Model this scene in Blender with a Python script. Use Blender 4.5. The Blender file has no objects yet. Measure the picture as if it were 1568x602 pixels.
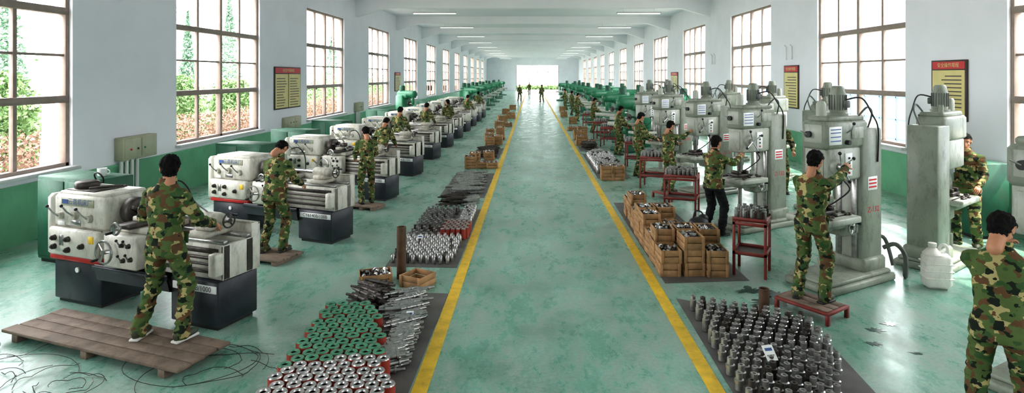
import bpy, math, random
import numpy as np
from mathutils import Vector, Matrix, noise
random.seed(7); np.random.seed(7)
V=Vector
scene=bpy.context.scene
def lin(c):
    c=c/255.0
    return c/12.92 if c<=0.04045 else ((c+0.055)/1.055)**2.4
def rgb(t,k=1.0): return (min(1,lin(t[0])*k),min(1,lin(t[1])*k),min(1,lin(t[2])*k),1)

# ---------------------------------------------------------------- materials
def new_mat(name):
    m=bpy.data.materials.new(name); m.use_nodes=True
    nt=m.node_tree; return m,nt,nt.nodes['Principled BSDF']
def MAT(name,col,rough=.5,metal=0,var=.15,scale=5,bump=0,bscale=60,emit=0,spec=None,grime=0):
    m,nt,p=new_mat(name)
    tc=nt.nodes.new('ShaderNodeTexCoord')
    n=nt.nodes.new('ShaderNodeTexNoise'); n.inputs['Scale'].default_value=scale; n.inputs['Detail'].default_value=5
    nt.links.new(tc.outputs['Object'],n.inputs['Vector'])
    r=nt.nodes.new('ShaderNodeValToRGB')
    r.color_ramp.elements[0].position=.3; r.color_ramp.elements[1].position=.7
    r.color_ramp.elements[0].color=rgb(col,1-var); r.color_ramp.elements[1].color=rgb(col,1+var)
    nt.links.new(n.outputs['Fac'],r.inputs['Fac']); out=r.outputs['Color']
    if grime:
        g=nt.nodes.new('ShaderNodeTexNoise'); g.inputs['Scale'].default_value=9; g.inputs['Detail'].default_value=9; g.inputs['Roughness'].default_value=.75
        mp=nt.nodes.new('ShaderNodeMapping'); mp.inputs['Scale'].default_value=(1,1,.4); mp.inputs['Location'].default_value=(3,5,1)
        nt.links.new(tc.outputs['Object'],mp.inputs['Vector']); nt.links.new(mp.outputs[0],g.inputs['Vector'])
        gr=nt.nodes.new('ShaderNodeValToRGB'); gr.color_ramp.elements[0].position=.50; gr.color_ramp.elements[1].position=.68
        gr.color_ramp.elements[0].color=(0,0,0,1); gr.color_ramp.elements[1].color=(grime,grime,grime,1)
        nt.links.new(g.outputs['Fac'],gr.inputs['Fac'])
        mx=nt.nodes.new('ShaderNodeMixRGB'); nt.links.new(gr.outputs[0],mx.inputs[0]); nt.links.new(out,mx.inputs[1])
        mx.inputs[2].default_value=rgb((80,70,56)); out=mx.outputs[0]
        rm=nt.nodes.new('ShaderNodeMath'); rm.operation='MULTIPLY_ADD'; rm.inputs[1].default_value=.5; rm.inputs[2].default_value=rough
        nt.links.new(gr.outputs[0],rm.inputs[0]); nt.links.new(rm.outputs[0],p.inputs['Roughness'])
    nt.links.new(out,p.inputs['Base Color'])
    if not grime: p.inputs['Roughness'].default_value=rough
    p.inputs['Metallic'].default_value=metal
    if spec is not None: p.inputs['Specular IOR Level'].default_value=spec
    if emit: p.inputs['Emission Color'].default_value=(1,1,1,1); p.inputs['Emission Strength'].default_value=emit
    if bump:
        n2=nt.nodes.new('ShaderNodeTexNoise'); n2.inputs['Scale'].default_value=bscale
        nt.links.new(tc.outputs['Object'],n2.inputs['Vector'])
        b=nt.nodes.new('ShaderNodeBump'); b.inputs['Strength'].default_value=bump; b.inputs['Distance'].default_value=.01
        nt.links.new(n2.outputs['Fac'],b.inputs['Height']); nt.links.new(b.outputs['Normal'],p.inputs['Normal'])
    return m
m_wall=MAT('wall_paint',(237,236,241),.8,0,.03,1.2)
m_ceil=MAT('ceiling_paint',(226,229,238),.8,0,.03,.6)
m_beam=MAT('beam_paint',(240,241,245),.8,0,.03,.8)
m_dado=MAT('dado_green',(112,178,140),.4,0,.12,2,grime=.15)
m_frame=MAT('window_frame_paint',(148,132,122),.5,0,.1,8)
m_sill=MAT('sill_stone',(205,205,205),.5,0,.05,8)
m_yel=MAT('yellow_line_paint',(232,190,40),.45,0,.16,7,grime=.35)
m_beige=MAT('machine_beige',(216,212,200),.36,0,.08,7,grime=.5)
m_beige2=MAT('machine_beige_dull',(188,184,170),.45,0,.15,9,grime=.6)
m_navy=MAT('machine_dark_blue',(34,39,48),.42,0,.35,6,grime=.3)
m_redp=MAT('machine_red_stripe',(190,30,30),.4,0,.1,6,grime=.3)
m_steel=MAT('machined_steel',(172,170,168),.3,.85,.25,25)
m_dsteel=MAT('dark_steel',(76,70,66),.42,.6,.35,15)
m_black=MAT('black_rubber',(25,25,27),.5,0,.2,10)
m_white=MAT('white_plate',(238,238,236),.4,0,.03,10)
m_grn=MAT('machine_green',(34,122,84),.4,0,.2,5,grime=.3)
m_dgrn=MAT('cabinet_green',(34,92,68),.55,0,.2,4,grime=.3)
m_grey=MAT('drill_grey_green',(142,148,134),.40,0,.12,4,grime=.5)
m_grey2=MAT('drill_light_grey',(174,177,165),.40,0,.12,5,grime=.5)
m_dgrey=MAT('drill_dark_grey',(98,102,98),.5,0,.2,6)
m_wood=MAT('dirty_planks',(126,108,94),.75,0,.3,6,.3,30,grime=.5)
m_crate=MAT('crate_wood',(172,132,90),.7,0,.3,7,.2,40,grime=.4)
m_mat=MAT('oily_sheet',(98,94,92),.6,0,.35,3)
m_rust=MAT('rusty_tube',(98,74,56),.55,.4,.35,9)
m_redo=MAT('red_oxide',(160,58,44),.45,0,.2,8,grime=.3)
m_gtop=MAT('green_billet_top',(60,132,98),.4,.1,.25,12)
m_tred=MAT('table_red_paint',(132,44,36),.5,0,.2,7,grime=.3)
m_cream=MAT('notice_cream',(222,206,140),.5,0,.05,5)
m_sred=MAT('notice_red',(205,40,44),.5,0,.05,5)
m_sdark=MAT('notice_frame_dark',(70,56,52),.5,0,.1,5)
m_box=MAT('switchbox_paint',(176,176,150),.5,0,.08,5)
m_pipe=MAT('conduit_white',(225,225,222),.4,0,.05,5)
m_plastic=MAT('jug_plastic',(230,226,218),.35,0,.06,8,grime=.2)
m_tube=MAT('lamp_tube',(245,246,248),.4,0,.01,5,emit=.6)
m_blue=MAT('blue_plate',(60,90,150),.4,0,.1,5)
m_brown=MAT('hedge_brown',(140,110,96),.8,0,.35,6)
m_leaf=MAT('leaf_green',(108,138,88),.8,0,.35,5)
m_leafd=MAT('conifer_green',(98,130,106),.8,0,.3,5)
m_trunk=MAT('limewashed_trunk',(150,140,132),.8,0,.2,5)
m_outg=MAT('outside_ground',(176,170,156),.9,0,.1,.5)
m_bld=MAT('outside_building',(146,152,160),.8,0,.05,.5)
m_bldw=MAT('outside_building_blue',(92,122,158),.5,0,.1,.5)
m_skin=MAT('skin',(192,134,102),.55,0,.08,12)
m_hair=MAT('hair',(16,14,13),.8,0,.4,60,.5,150,spec=.15)
m_shoe=MAT('shoe_dark_green',(60,66,48),.6,0,.2,12)
m_shoew=MAT('shoe_sole',(225,222,215),.6,0,.05,12)
m_blackp=MAT('black_trousers',(24,25,29),.8,0,.3,6,spec=.2)
m_lip=MAT('lips',(150,80,74),.5,0,.05,12)
m_eye=MAT('eye_white',(225,222,218),.3,0,.02,12)

def camo():
    m,nt,p=new_mat('camouflage_cloth')
    tc=nt.nodes.new('ShaderNodeTexCoord'); prev=None
    cols=[((86,104,58),None),((176,162,112),.55),((100,72,48),.555),((28,36,27),.575),((60,88,50),.60)]
    base=nt.nodes.new('ShaderNodeRGB'); base.outputs[0].default_value=rgb(cols[0][0]); prev=base.outputs[0]
    for i,(c,th) in enumerate(cols[1:]):
        mp=nt.nodes.new('ShaderNodeMapping'); mp.inputs['Location'].default_value=(3.1*i+1,7.7*i,2.3*i)
        mp.inputs['Scale'].default_value=(1,1,1.35)
        nt.links.new(tc.outputs['Object'],mp.inputs['Vector'])
        n=nt.nodes.new('ShaderNodeTexNoise'); n.inputs['Scale'].default_value=9.5; n.inputs['Detail'].default_value=2.5; n.inputs['Roughness'].default_value=.45
        nt.links.new(mp.outputs[0],n.inputs['Vector'])
        g=nt.nodes.new('ShaderNodeMath'); g.operation='GREATER_THAN'; g.inputs[1].default_value=th
        nt.links.new(n.outputs['Fac'],g.inputs[0])
        mx=nt.nodes.new('ShaderNodeMixRGB'); nt.links.new(g.outputs[0],mx.inputs[0]); nt.links.new(prev,mx.inputs[1])
        mx.inputs[2].default_value=rgb(c); prev=mx.outputs[0]
    nt.links.new(prev,p.inputs['Base Color']); p.inputs['Roughness'].default_value=.85; p.inputs['Specular IOR Level'].default_value=.2
    return m
m_camo=camo()

def floor_mat():
    m,nt,p=new_mat('green_epoxy_floor'); L=nt.links
    tc=nt.nodes.new('ShaderNodeTexCoord')
    def nz(scale,detail,rough=.6,sc=(1,1,1)):
        mp=nt.nodes.new('ShaderNodeMapping'); mp.inputs['Scale'].default_value=sc
        L.new(tc.outputs['Object'],mp.inputs['Vector'])
        n=nt.nodes.new('ShaderNodeTexNoise'); n.inputs['Scale'].default_value=scale; n.inputs['Detail'].default_value=detail; n.inputs['Roughness'].default_value=rough
        L.new(mp.outputs[0],n.inputs['Vector']); return n
    def ramp(src,a,b,ca,cb):
        r=nt.nodes.new('ShaderNodeValToRGB'); e=r.color_ramp.elements
        e[0].position=a; e[1].position=b; e[0].color=ca; e[1].color=cb; L.new(src,r.inputs['Fac']); return r
    n1=nz(.7,8,.65,(1,.6,1)); r1=ramp(n1.outputs['Fac'],.40,.60,rgb((106,164,142)),rgb((148,190,174)))
    n2=nz(2.6,10,.8,(1,.5,1)); r2=ramp(n2.outputs['Fac'],.45,.58,(0,0,0,1),(.85,.85,.85,1))
    mx=nt.nodes.new('ShaderNodeMixRGB'); L.new(r2.outputs[0],mx.inputs[0]); L.new(r1.outputs[0],mx.inputs[1]); mx.inputs[2].default_value=rgb((162,180,168))
    n3=nz(1.3,9,.75); r3=ramp(n3.outputs['Fac'],.51,.60,(0,0,0,1),(.7,.7,.7,1))
    mx2=nt.nodes.new('ShaderNodeMixRGB'); L.new(r3.outputs[0],mx2.inputs[0]); L.new(mx.outputs[0],mx2.inputs[1]); mx2.inputs[2].default_value=rgb((104,148,130))
    n4=nz(26,6,.7); r4=ramp(n4.outputs['Fac'],.32,.6,(.70,.72,.71,1),(1,1,1,1))
    mx3=nt.nodes.new('ShaderNodeMixRGB'); mx3.blend_type='MULTIPLY'; mx3.inputs[0].default_value=1
    L.new(mx2.outputs[0],mx3.inputs[1]); L.new(r4.outputs[0],mx3.inputs[2])
    L.new(mx3.outputs[0],p.inputs['Base Color'])
    rr=ramp(n2.outputs['Fac'],.35,.65,(.19,.19,.19,1),(.42,.42,.42,1)); L.new(rr.outputs[0],p.inputs['Roughness'])
    p.inputs['Specular IOR Level'].default_value=.5
    return m
m_floor=floor_mat()
m_oil=MAT('oil_stain',(62,84,78),.16,0,.4,5)

# ---------------------------------------------------------------- mesh builder
class B:
    def __init__(s): s.v=[];s.f=[];s.m=[];s.s=[];s.mats=[]
    def mi(s,mat):
        if mat not in s.mats: s.mats.append(mat)
        return s.mats.index(mat)
    def add(s,vs,fs,mat,M=None,smooth=False):
        o=len(s.v)
        if M is not None: vs=[M@V(v) for v in vs]
        s.v.extend([tuple(v) for v in vs]); k=s.mi(mat)
        for f in fs: s.f.append(tuple(i+o for i in f)); s.m.append(k); s.s.append(smooth)
    def box(s,x0,x1,y0,y1,z0,z1,mat,bev=.006,M=None):
        c=V(((x0+x1)/2,(y0+y1)/2,(z0+z1)/2)); h=[abs(x1-x0)/2,abs(y1-y0)/2,abs(z1-z0)/2]
        b=min(bev,min(h)*.6)
        if bev<=0:
            vs=[(c.x+a*h[0],c.y+d*h[1],c.z+e*h[2]) for a in(-1,1) for d in(-1,1) for e in(-1,1)]
            fs=[(0,1,3,2),(4,6,7,5),(0,4,5,1),(2,3,7,6),(0,2,6,4),(1,5,7,3)]
            s.add(vs,fs,mat,M); return
        idx={};vs=[]
        for a in(-1,1):
            for d in(-1,1):
                for e in(-1,1):
                    for k in range(3):
                        q=[a*(h[0]-b),d*(h[1]-b),e*(h[2]-b)]; q[k]=(a,d,e)[k]*h[k]
                        idx[(a,d,e,k)]=len(vs); vs.append(V(q))
        fs=[]
        def face(l):
            n=(vs[l[1]]-vs[l[0]]).cross(vs[l[2]]-vs[l[0]]); cc=sum((vs[i] for i in l),V((0,0,0)))
            fs.append(tuple(l) if n.dot(cc)>0 else tuple(reversed(l)))
        for k in range(3):
            i,j=[t for t in range(3) if t!=k]
            def key(kk,si,sj,sk):
                q=[0,0,0]; q[i]=si;q[j]=sj;q[k]=sk; return idx[(q[0],q[1],q[2],kk)]
            for sk in(-1,1): face([key(k,-1,-1,sk),key(k,1,-1,sk),key(k,1,1,sk),key(k,-1,1,sk)])
            for si in(-1,1):
                for sj in(-1,1):
                    face([key(i,si,sj,-1),key(i,si,sj,1),key(j,si,sj,1),key(j,si,sj,-1)])
        for a in(-1,1):
            for d in(-1,1):
                for e in(-1,1): face([idx[(a,d,e,0)],idx[(a,d,e,1)],idx[(a,d,e,2)]])
        s.add([v+c for v in vs],fs,mat,M)
    def rev(s,prof,mat,M=None,seg=16,smooth=True,sx=1,sy=1):
        vs=[];fs=[]
        for r,z in prof:
            for i in range(seg):
                a=2*math.pi*i/seg; vs.append((r*sx*math.cos(a),r*sy*math.sin(a),z))
        for k in range(len(prof)-1):
            for i in range(seg):
                j=(i+1)%seg; fs.append((k*seg+i,k*seg+j,(k+1)*seg+j,(k+1)*seg+i))
        fs.append(tuple(reversed(range(seg)))); n=(len(prof)-1)*seg; fs.append(tuple(range(n,n+seg)))
        s.add(vs,fs,mat,M,smooth)
    def cyl(s,p,q,r,mat,r2=None,seg=14,M=None):
        p=V(p);q=V(q);d=q-p
        T=Matrix.Translation(p)@d.to_track_quat('Z','Y').to_matrix().to_4x4()
        if M is not None: T=M@T
        s.rev([(r,0),(r if r2 is None else r2,d.length)],mat,T,seg)
    def cap(s,p,q,r1,r2,mat,seg=12,sx=1,sy=1,M=None):
        p=V(p);q=V(q);d=q-p;L=d.length
        T=Matrix.Translation(p)@(d.to_track_quat('Z','Y').to_matrix().to_4x4() if L>1e-6 else Matrix())
        if M is not None: T=M@T
        pr=[]
        for i in range(5):
            a=math.pi/2*(i+.25)/4.25-math.pi/2; pr.append((r1*math.cos(a),r1*math.sin(a)))
        for i in range(5):
            a=math.pi/2*i/4.25; pr.append((r2*math.cos(a),L+r2*math.sin(a)))
        s.rev(pr,mat,T,seg,True,sx,sy)
    def ell(s,c,r,mat,seg=14,M=None):
        T=Matrix.Translation(V(c))@Matrix.Diagonal((r[0],r[1],r[2],1))
        if M is not None: T=M@T
        n=8; s.rev([(math.cos(math.pi*(i+.15)/(n+.3)-math.pi/2),math.sin(math.pi*(i+.15)/(n+.3)-math.pi/2)) for i in range(n+1)],mat,T,seg)
    def tube(s,pts,r,mat,seg=8,M=None):
        pts=[V(p) for p in pts]; n=len(pts); rs=r if isinstance(r,(list,tuple)) else [r]*n
        vs=[];fs=[]; up=None
        for i,p in enumerate(pts):
            d=(pts[min(i+1,n-1)]-pts[max(i-1,0)]).normalized()
            if up is None: up=d.orthogonal().normalized()
            else:
                up=up-d*up.dot(d); up=up.normalized() if up.length>1e-5 else d.orthogonal().normalized()
            w=d.cross(up)
            for k in range(seg):
                a=2*math.pi*k/seg; vs.append(p+(up*math.cos(a)+w*math.sin(a))*rs[i])
        for i in range(n-1):
            for k in range(seg):
                j=(k+1)%seg; fs.append((i*seg+k,i*seg+j,(i+1)*seg+j,(i+1)*seg+k))
        fs.append(tuple(reversed(range(seg)))); fs.append(tuple(range((n-1)*seg,n*seg)))
        s.add(vs,fs,mat,M,True)
    def curve(s,pts,r,mat,seg=8,M=None,sub=5):
        pts=[V(p) for p in pts]; n=len(pts); out=[]
        for i in range(n-1):
            a=pts[max(i-1,0)];b_=pts[i];c=pts[i+1];d=pts[min(i+2,n-1)]
            for k in range(sub):
                t=k/sub; out.append(.5*((2*b_)+(c-a)*t+(2*a-5*b_+4*c-d)*t*t+(3*b_-a-3*c+d)*t**3))
        out.append(pts[-1]); s.tube(out,r,mat,seg,M)
    def ring(s,c,axis,R,r,mat,n=20,M=None):
        T=Matrix.Translation(V(c))@V(axis).to_track_quat('Z','Y').to_matrix().to_4x4()
        if M is not None: T=M@T
        s.tube([(R*math.cos(2*math.pi*i/n),R*math.sin(2*math.pi*i/n),0) for i in range(n+1)],r,mat,6,T)
    def wheel(s,c,axis,R,mat,spokes=3,knob=True,rim=.012):
        c=V(c);ax=V(axis).normalized(); s.ring(c,ax,R,rim,mat)
        u=ax.orthogonal().normalized();w=ax.cross(u)
        for i in range(spokes):
            a=2*math.pi*i/spokes+.4; s.cyl(c,c+(u*math.cos(a)+w*math.sin(a))*R,.009,mat,seg=6)
        s.cyl(c-ax*.05,c+ax*.02,.025,mat,seg=10)
        if knob: s.cyl(c+u*R,c+u*R+ax*.07,.014,m_black,seg=8)
    def text(s,t,size,mat,M,align='CENTER'):
        cu=bpy.data.curves.new('t','FONT'); cu.body=t; cu.size=size; cu.align_x=align; cu.align_y='CENTER'; cu.resolution_u=2
        o=bpy.data.objects.new('t',cu); scene.collection.objects.link(o)
        dg=bpy.context.evaluated_depsgraph_get(); me=bpy.data.meshes.new_from_object(o.evaluated_get(dg))
        s.add([v.co.copy() for v in me.vertices],[tuple(p.vertices) for p in me.polygons],mat,M)
        bpy.data.objects.remove(o); bpy.data.curves.remove(cu)
    def mesh(s,name):
        me=bpy.data.meshes.new(name); me.from_pydata(s.v,[],s.f)
        for m in s.mats: me.materials.append(m)
        me.polygons.foreach_set('material_index',s.m); me.polygons.foreach_set('use_smooth',s.s)
        me.update()
        try: me.set_sharp_from_angle(angle=math.radians(48))
        except Exception: pass
        return me
    def obj(s,name,loc=(0,0,0),rz=0,scale=1):
        return inst(name,s.mesh(name),loc,rz,scale)
def inst(name,me,loc,rz=0,scale=1):
    o=bpy.data.objects.new(name,me); scene.collection.objects.link(o)
    o.location=loc; o.rotation_euler=(0,0,rz)
    o.scale=(scale,)*3 if not isinstance(scale,tuple) else scale
    return o
def TX(x,y,z): return Matrix.Translation((x,y,z))
FRONT=Matrix.Rotation(math.pi/2,4,'X')   # text plane facing -Y

# ---------------------------------------------------------------- room
XL,XR,Y0,Y1,H=-7.9,8.0,-6.0,102.0,6.05
b=B(); b.box(XL-.3,XR+.3,Y0-.3,Y1+.3,-.2,0,m_floor,0); b.obj('floor')
b=B(); b.box(XL-.3,XR+.3,Y0-.3,Y1+.3,H,H+.2,m_ceil,0); b.obj('ceiling')
winL=[(-2,2.1),(6.0,10.1),(13.05,17.05),(20.6,24.7)]+[(28.4+7.85*i,32.5+7.85*i) for i in range(9)]
winR=[(-2.2,1.8),(5.9,9.9),(12.6,16.5),(19.7,23.7)]+[(27.2+7.6*i,31.2+7.6*i) for i in range(9)]
WZ0,WZ1,DZ=1.05,5.0,.9
def wall(name,xa,xb,wins):
    b=B()
    b.box(xa,xb,Y0-.3,Y1+.3,0,DZ,m_dado,0); b.box(xa,xb,Y0-.3,Y1+.3,DZ,WZ0,m_wall,0); b.box(xa,xb,Y0-.3,Y1+.3,WZ1,H,m_wall,0)
    e=[Y0-.3]+[t for w in wins for t in w]+[Y1+.3]
    for i in range(0,len(e),2): b.box(xa,xb,e[i],e[i+1],WZ0,WZ1,m_wall,0)
    b.obj(name)
wall('wall_left',XL-.3,XL,winL); wall('wall_right',XR,XR+.3,winR)
b=B(); b.box(XL,XR,Y0-.3,Y0,0,H,m_wall,0); b.obj('wall_rear')
b=B(); b.box(XL,-2.8,Y1,Y1+.3,0,H,m_wall,0); b.box(4.6,XR,Y1,Y1+.3,0,H,m_wall,0); b.box(-2.8,4.6,Y1,Y1+.3,4.4,H,m_wall,0)
b.obj('wall_far')
b=B()
for x in(-2.8,-1,.85,2.7,4.5): b.box(x,x+.1,Y1+.05,Y1+.2,0,4.4,m_frame,0)
b.box(-2.8,4.6,Y1+.05,Y1+.2,3.2,3.3,m_frame,0); b.obj('door_1')
b=B(); hw=2.0
for y in(-hw,hw-.07): b.box(-.06,.06,y,y+.07,WZ0,WZ1,m_frame,.004)
for z in(WZ0,WZ1-.07): b.box(-.06,.06,-hw,hw,z,z+.07,m_frame,.004)
b.box(-.06,.06,-.05,.05,WZ0,WZ1,m_frame,.004)
for z in(2.2,3.7): b.box(-.065,.065,-hw,hw,z-.06,z+.06,m_frame,.004)
for y in(-1.0,1.0): b.box(-.035,.035,y-.035,y+.035,WZ0,WZ1,m_frame,.003)
b.box(-.03,.03,-hw,hw,2.93,2.97,m_frame,.003)
b.box(-.2,.24,-hw-.05,hw+.05,WZ0-.05,WZ0+.01,m_sill,.005)
wm=b.mesh('window')
k=1
for x,ws,r in((XL-.12,winL,0),(XR+.12,winR,math.pi)):
    for a,c in ws:
        inst('window_%d'%k,wm,(x,(a+c)/2,0),r,(1,(c-a)/4,1)); k+=1
b=B()
piers=[4.05,11.5,18.8]+[26.5+7.8*i for i in range(10)]
for y in piers:
    b.box(XL,XR,y-.17,y+.17,H-.42,H,m_beam,0)
    for sx,x in((1,XL),(-1,XR)):
        vs=[(x,y-.17,H-.42),(x+sx*1.3,y-.17,H-.42),(x,y-.17,H-.8),(x,y+.17,H-.42),(x+sx*1.3,y+.17,H-.42),(x,y+.17,H-.8)]
        b.add(vs,[(0,2,1),(3,4,5),(0,3,5,2),(1,2,5,4),(0,1,4,3)],m_beam)
b.obj('ceiling_beams')
b=B()
for x in(XL,XR-.04):
    b.box(x,x+.04,Y0,Y1,DZ-.02,DZ+.02,m_dado,0)
b.obj('trim_1')
b=B(); b.box(-1.0,1.0,-.07,.07,0,.05,m_sill,.01); b.cyl((-.96,0,-.03),(.96,0,-.03),.025,m_tube)
for x in(-.7,.7): b.cyl((x,0,.05),(x,0,.2),.01,m_pipe,seg=6)
lm=b.mesh('fluorescent_lamp')
for y in piers[3:]:
    for x in(-4.4,4.8): inst('fluorescent_lamp',lm,(x,y,H-.42-.2))
b=B()
for x in(-.93,1.52): b.box(x-.065,x+.065,Y0,90,0,.004,m_yel,0)
b.obj('aisle_marking')
def blob(cx,cy,r,n=36,z=.003,sq=.6):
    vs=[];
    for i in range(n):
        a=2*math.pi*i/n; k=r*(.35+1.3*abs(noise.noise(V((cx*3+math.cos(a)*2.6,cy+math.sin(a)*2.6,.3)))))
        vs.append((cx+k*math.cos(a),cy+sq*k*math.sin(a),z))
    return vs
b=B()
for cx,cy,r in((2.75,6.75,.35),(2.9,6.95,.3),(2.62,7.1,.25),(3.5,6.0,.12),(3.75,6.15,.1),(3.3,5.7,.1),(3.6,5.5,.07),(2.85,6.3,.1)):
    vs=blob(cx,cy,r); b.add(vs,[tuple(range(len(vs)))],m_oil)
b.obj('oil_puddle')

# ---------------------------------------------------------------- lathe
def lathe():
    b=B()
    b.box(-2.5,-1.72,.07,.58,.04,.5,m_navy,.012); b.box(-2.46,-1.76,.1,.55,0,.05,m_black,0)
    b.box(-.66,0,.07,.58,.04,.5,m_navy,.012); b.box(-.62,-.04,.1,.55,0,.05,m_black,0)
    pr=[(.0,.50),(.04,.34),(.3,.24),(.56,.34),(.62,.50)]
    vs=[(x,y,z) for x in(-1.74,-.64) for y,z in pr]+[(x,y+(.015 if y<.3 else -.015),z+.02) for x in(-1.74,-.64) for y,z in pr]
    fs=[(i,i+1,i+6,i+5) for i in range(4)]+[(10+i+1,10+i,10+i+5,10+i+6) for i in range(4)]+[(0,5,15,10),(4,14,19,9)]
    b.add(vs,fs,m_navy); b.box(-1.74,-.64,-.02,.02,.47,.51,m_navy,.004)
    for i in range(14):
        x=random.uniform(-1.6,-.7); b.ell((x,random.uniform(.12,.5),.36),(.09,.07,.05),m_dsteel,8)
    b.box(-.62,-.02,.058,.07,.385,.46,m_white,.002); b.text('CY6140B/1000',.078,m_black,TX(-.32,.055,.422)@FRONT)
    b.cyl((-2.1,.055,.4),(-2.1,.07,.4),.03,m_white)
    b.box(-2.52,-1.68,.03,.6,.5,.56,m_redp,.008)
    b.box(-2.5,-1.68,.0,.52,.56,.87,m_beige,.02)
    b.box(-2.5,-1.66,.06,.62,.87,1.24,m_beige,.03); b.box(-2.46,-1.7,.1,.58,1.23,1.27,m_beige,.012)
    b.box(-2.64,-2.5,.06,.6,.52,1.23,m_beige,.04)
    b.box(-2.48,-1.68,.055,.062,.865,.873,m_dsteel,0)
    b.box(-2.36,-1.82,.052,.062,1.12,1.21,m_box,.002); b.text('云南机床厂',.08,m_blue,TX(-2.04,.049,1.165)@FRONT); b.box(-2.34,-2.24,.048,.053,1.14,1.19,m_blue,0)
    for x,z,r in((-2.36,1.0,.045),(-2.12,1.02,.055),(-1.88,1.0,.05)):
        b.cyl((x,.06,z),(x,.02,z),r,m_beige2,r*.8); b.tube([(x,.02,z),(x-.03,-.02,z+.05),(x-.07,-.05,z+.12)],.009,m_steel,6); b.ell((x-.07,-.05,z+.12),(.018,.018,.018),m_black,8)
    b.box(-2.2,-2.04,.053,.06,.9,.96,m_steel,.001); b.box(-2.42,-2.3,.053,.06,.89,.93,m_white,.001)
    for x,z in((-2.38,.76),(-2.38,.66),(-2.15,.76),(-2.15,.64),(-1.92,.7)):
        b.cyl((x,0,z),(x,-.035,z),.034,m_dsteel,.028); b.cyl((x,-.035,z),(x,-.05,z),.016,m_dsteel,seg=8)
    b.box(-2.3,-2.24,-.006,0,.68,.8,m_steel,.001)
    b.box(-1.82,-1.74,-.006,0,.74,.82,m_yel,.001)
    T=TX(-1.66,.34,1.06)@Matrix.Rotation(math.pi/2,4,'Y')
    b.rev([(.09,0),(.09,.05),(.15,.06),(.155,.08),(.155,.17),(.14,.185),(.06,.185),(.055,.14)],m_dsteel,T,24)
    for i in range(3):
        R=T@Matrix.Rotation(2*math.pi*i/3,4,'Z'); b.box(.05,.13,-.022,.022,.17,.24,m_dsteel,.004,R)
    b.cyl((-1.5,.34,1.06),(-.62,.34,1.06),.022,m_steel)
    b.box(-1.7,0,.13,.22,.5,.86,m_beige,.01); b.box(-1.7,0,.42,.52,.5,.86,m_beige,.01)
    for x in(-1.4,-1.0,-.6,-.06): b.box(x-.05,x+.05,.2,.44,.55,.84,m_beige,.005)
    b.box(-.03,0,.13,.52,.5,.86,m_beige,.008)
    for y in(.145,.44): b.box(-1.68,-.01,y,y+.055,.86,.9,m_steel,.006)
    b.box(-1.68,-.06,.112,.13,.77,.82,m_dsteel,.002)
    for z,r in((.73,.016),(.665,.012),(.605,.01)): b.cyl((-1.7,.09,z),(-.05,.09,z),r,m_dsteel,seg=10)
    b.box(-1.66,-.08,.122,.132,.56,.58,m_dsteel,.001)
    b.box(-.1,0,.03,.14,.56,.79,m_beige,.012)
    b.box(-1.72,0,.6,.615,.5,1.0,m_beige,.003); b.box(-1.72,0,.585,.615,.98,1.0,m_beige,.002); b.box(-.015,0,.5,.6,.5,1.0,m_beige,.002)
    b.box(-1.46,-.98,.05,.56,.9,.96,m_beige2,.01); b.box(-1.5,-1.0,-.06,.1,.54,.9,m_beige,.02)
    b.box(-1.32,-1.12,-.04,.58,.96,1.01,m_dsteel,.008); b.box(-1.3,-1.14,.12,.4,1.01,1.06,m_beige2,.008); b.box(-1.28,-1.16,.24,.36,1.06,1.14,m_dsteel,.01)
    b.cyl((-1.22,.3,1.14),(-1.22,.3,1.18),.02,m_steel); b.tube([(-1.22,.3,1.18),(-1.17,.2,1.22),(-1.14,.12,1.24)],.009,m_steel,6)
    b.wheel((-1.4,-.12,.72),(0,-1,0),.12,m_steel); b.wheel((-1.22,-.12,.985),(0,-1,0),.06,m_steel,2); b.wheel((-1.08,.25,1.04),(1,0,0),.045,m_steel,2)
    for x,z in((-1.2,.8),(-1.1,.8),(-1.18,.64),(-1.07,.66)): b.cyl((x,-.06,z),(x,-.09,z),.028,m_dsteel,.02); b.tube([(x,-.09,z),(x+.02,-.14,z+.07)],.007,m_steel,6); b.ell((x+.02,-.14,z+.07),(.015,.015,.015),m_black,8)
    b.box(-.56,-.26,.13,.5,.9,.95,m_beige2,.01); b.box(-.52,-.28,.22,.44,.95,1.02,m_beige2,.02)
    b.cap((-.52,.34,1.06),(-.28,.34,1.06),.075,.075,m_beige2,14); b.cyl((-.7,.34,1.06),(-.5,.34,1.06),.035,m_steel); b.cyl((-.78,.34,1.06),(-.7,.34,1.06),.006,m_steel,.03)
    b.cyl((-.28,.34,1.06),(-.14,.34,1.06),.025,m_steel); b.wheel((-.15,.34,1.06),(1,0,0),.075,m_dsteel,3,True,.009)
    b.tube([(-.44,.34,1.12),(-.46,.26,1.2),(-.48,.18,1.28)],.01,m_steel,6)
    b.curve([(-1.0,.6,1.0),(-1.02,.6,1.25),(-1.06,.5,1.4),(-1.12,.38,1.38)],.009,m_black,6); b.cyl((-1.12,.38,1.39),(-1.15,.33,1.3),.025,m_beige2,.06)
    return b.mesh('engine_lathe')
lat=lathe()
RZ=math.radians(-20)
lys=[5.88,8.95,12.06]+[15.05+3.0*i for i in range(8)]
for i,y in enumerate(lys): inst('engine_lathe',lat,((-3.2,-3.1,-3.05)[i] if i<3 else -3.08,y,0),RZ-(.03 if i==1 else 0))
Lm=Matrix.Translation((-3.2,5.88,0))@Matrix.Rotation(RZ,4,'Z')
b=B(); b.rev([(.12,0),(.125,.01),(.125,.06),(.11,.075),(.04,.075)],m_dsteel,Lm@TX(-2.3,.3,1.282),20)
for i in range(5): b.cap((-2.1+i*.05,.2+.05*i,1.30),(-1.95+.03*i,.35+.02*i,1.31),.012,.014,m_dsteel,8,M=Lm)
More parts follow.
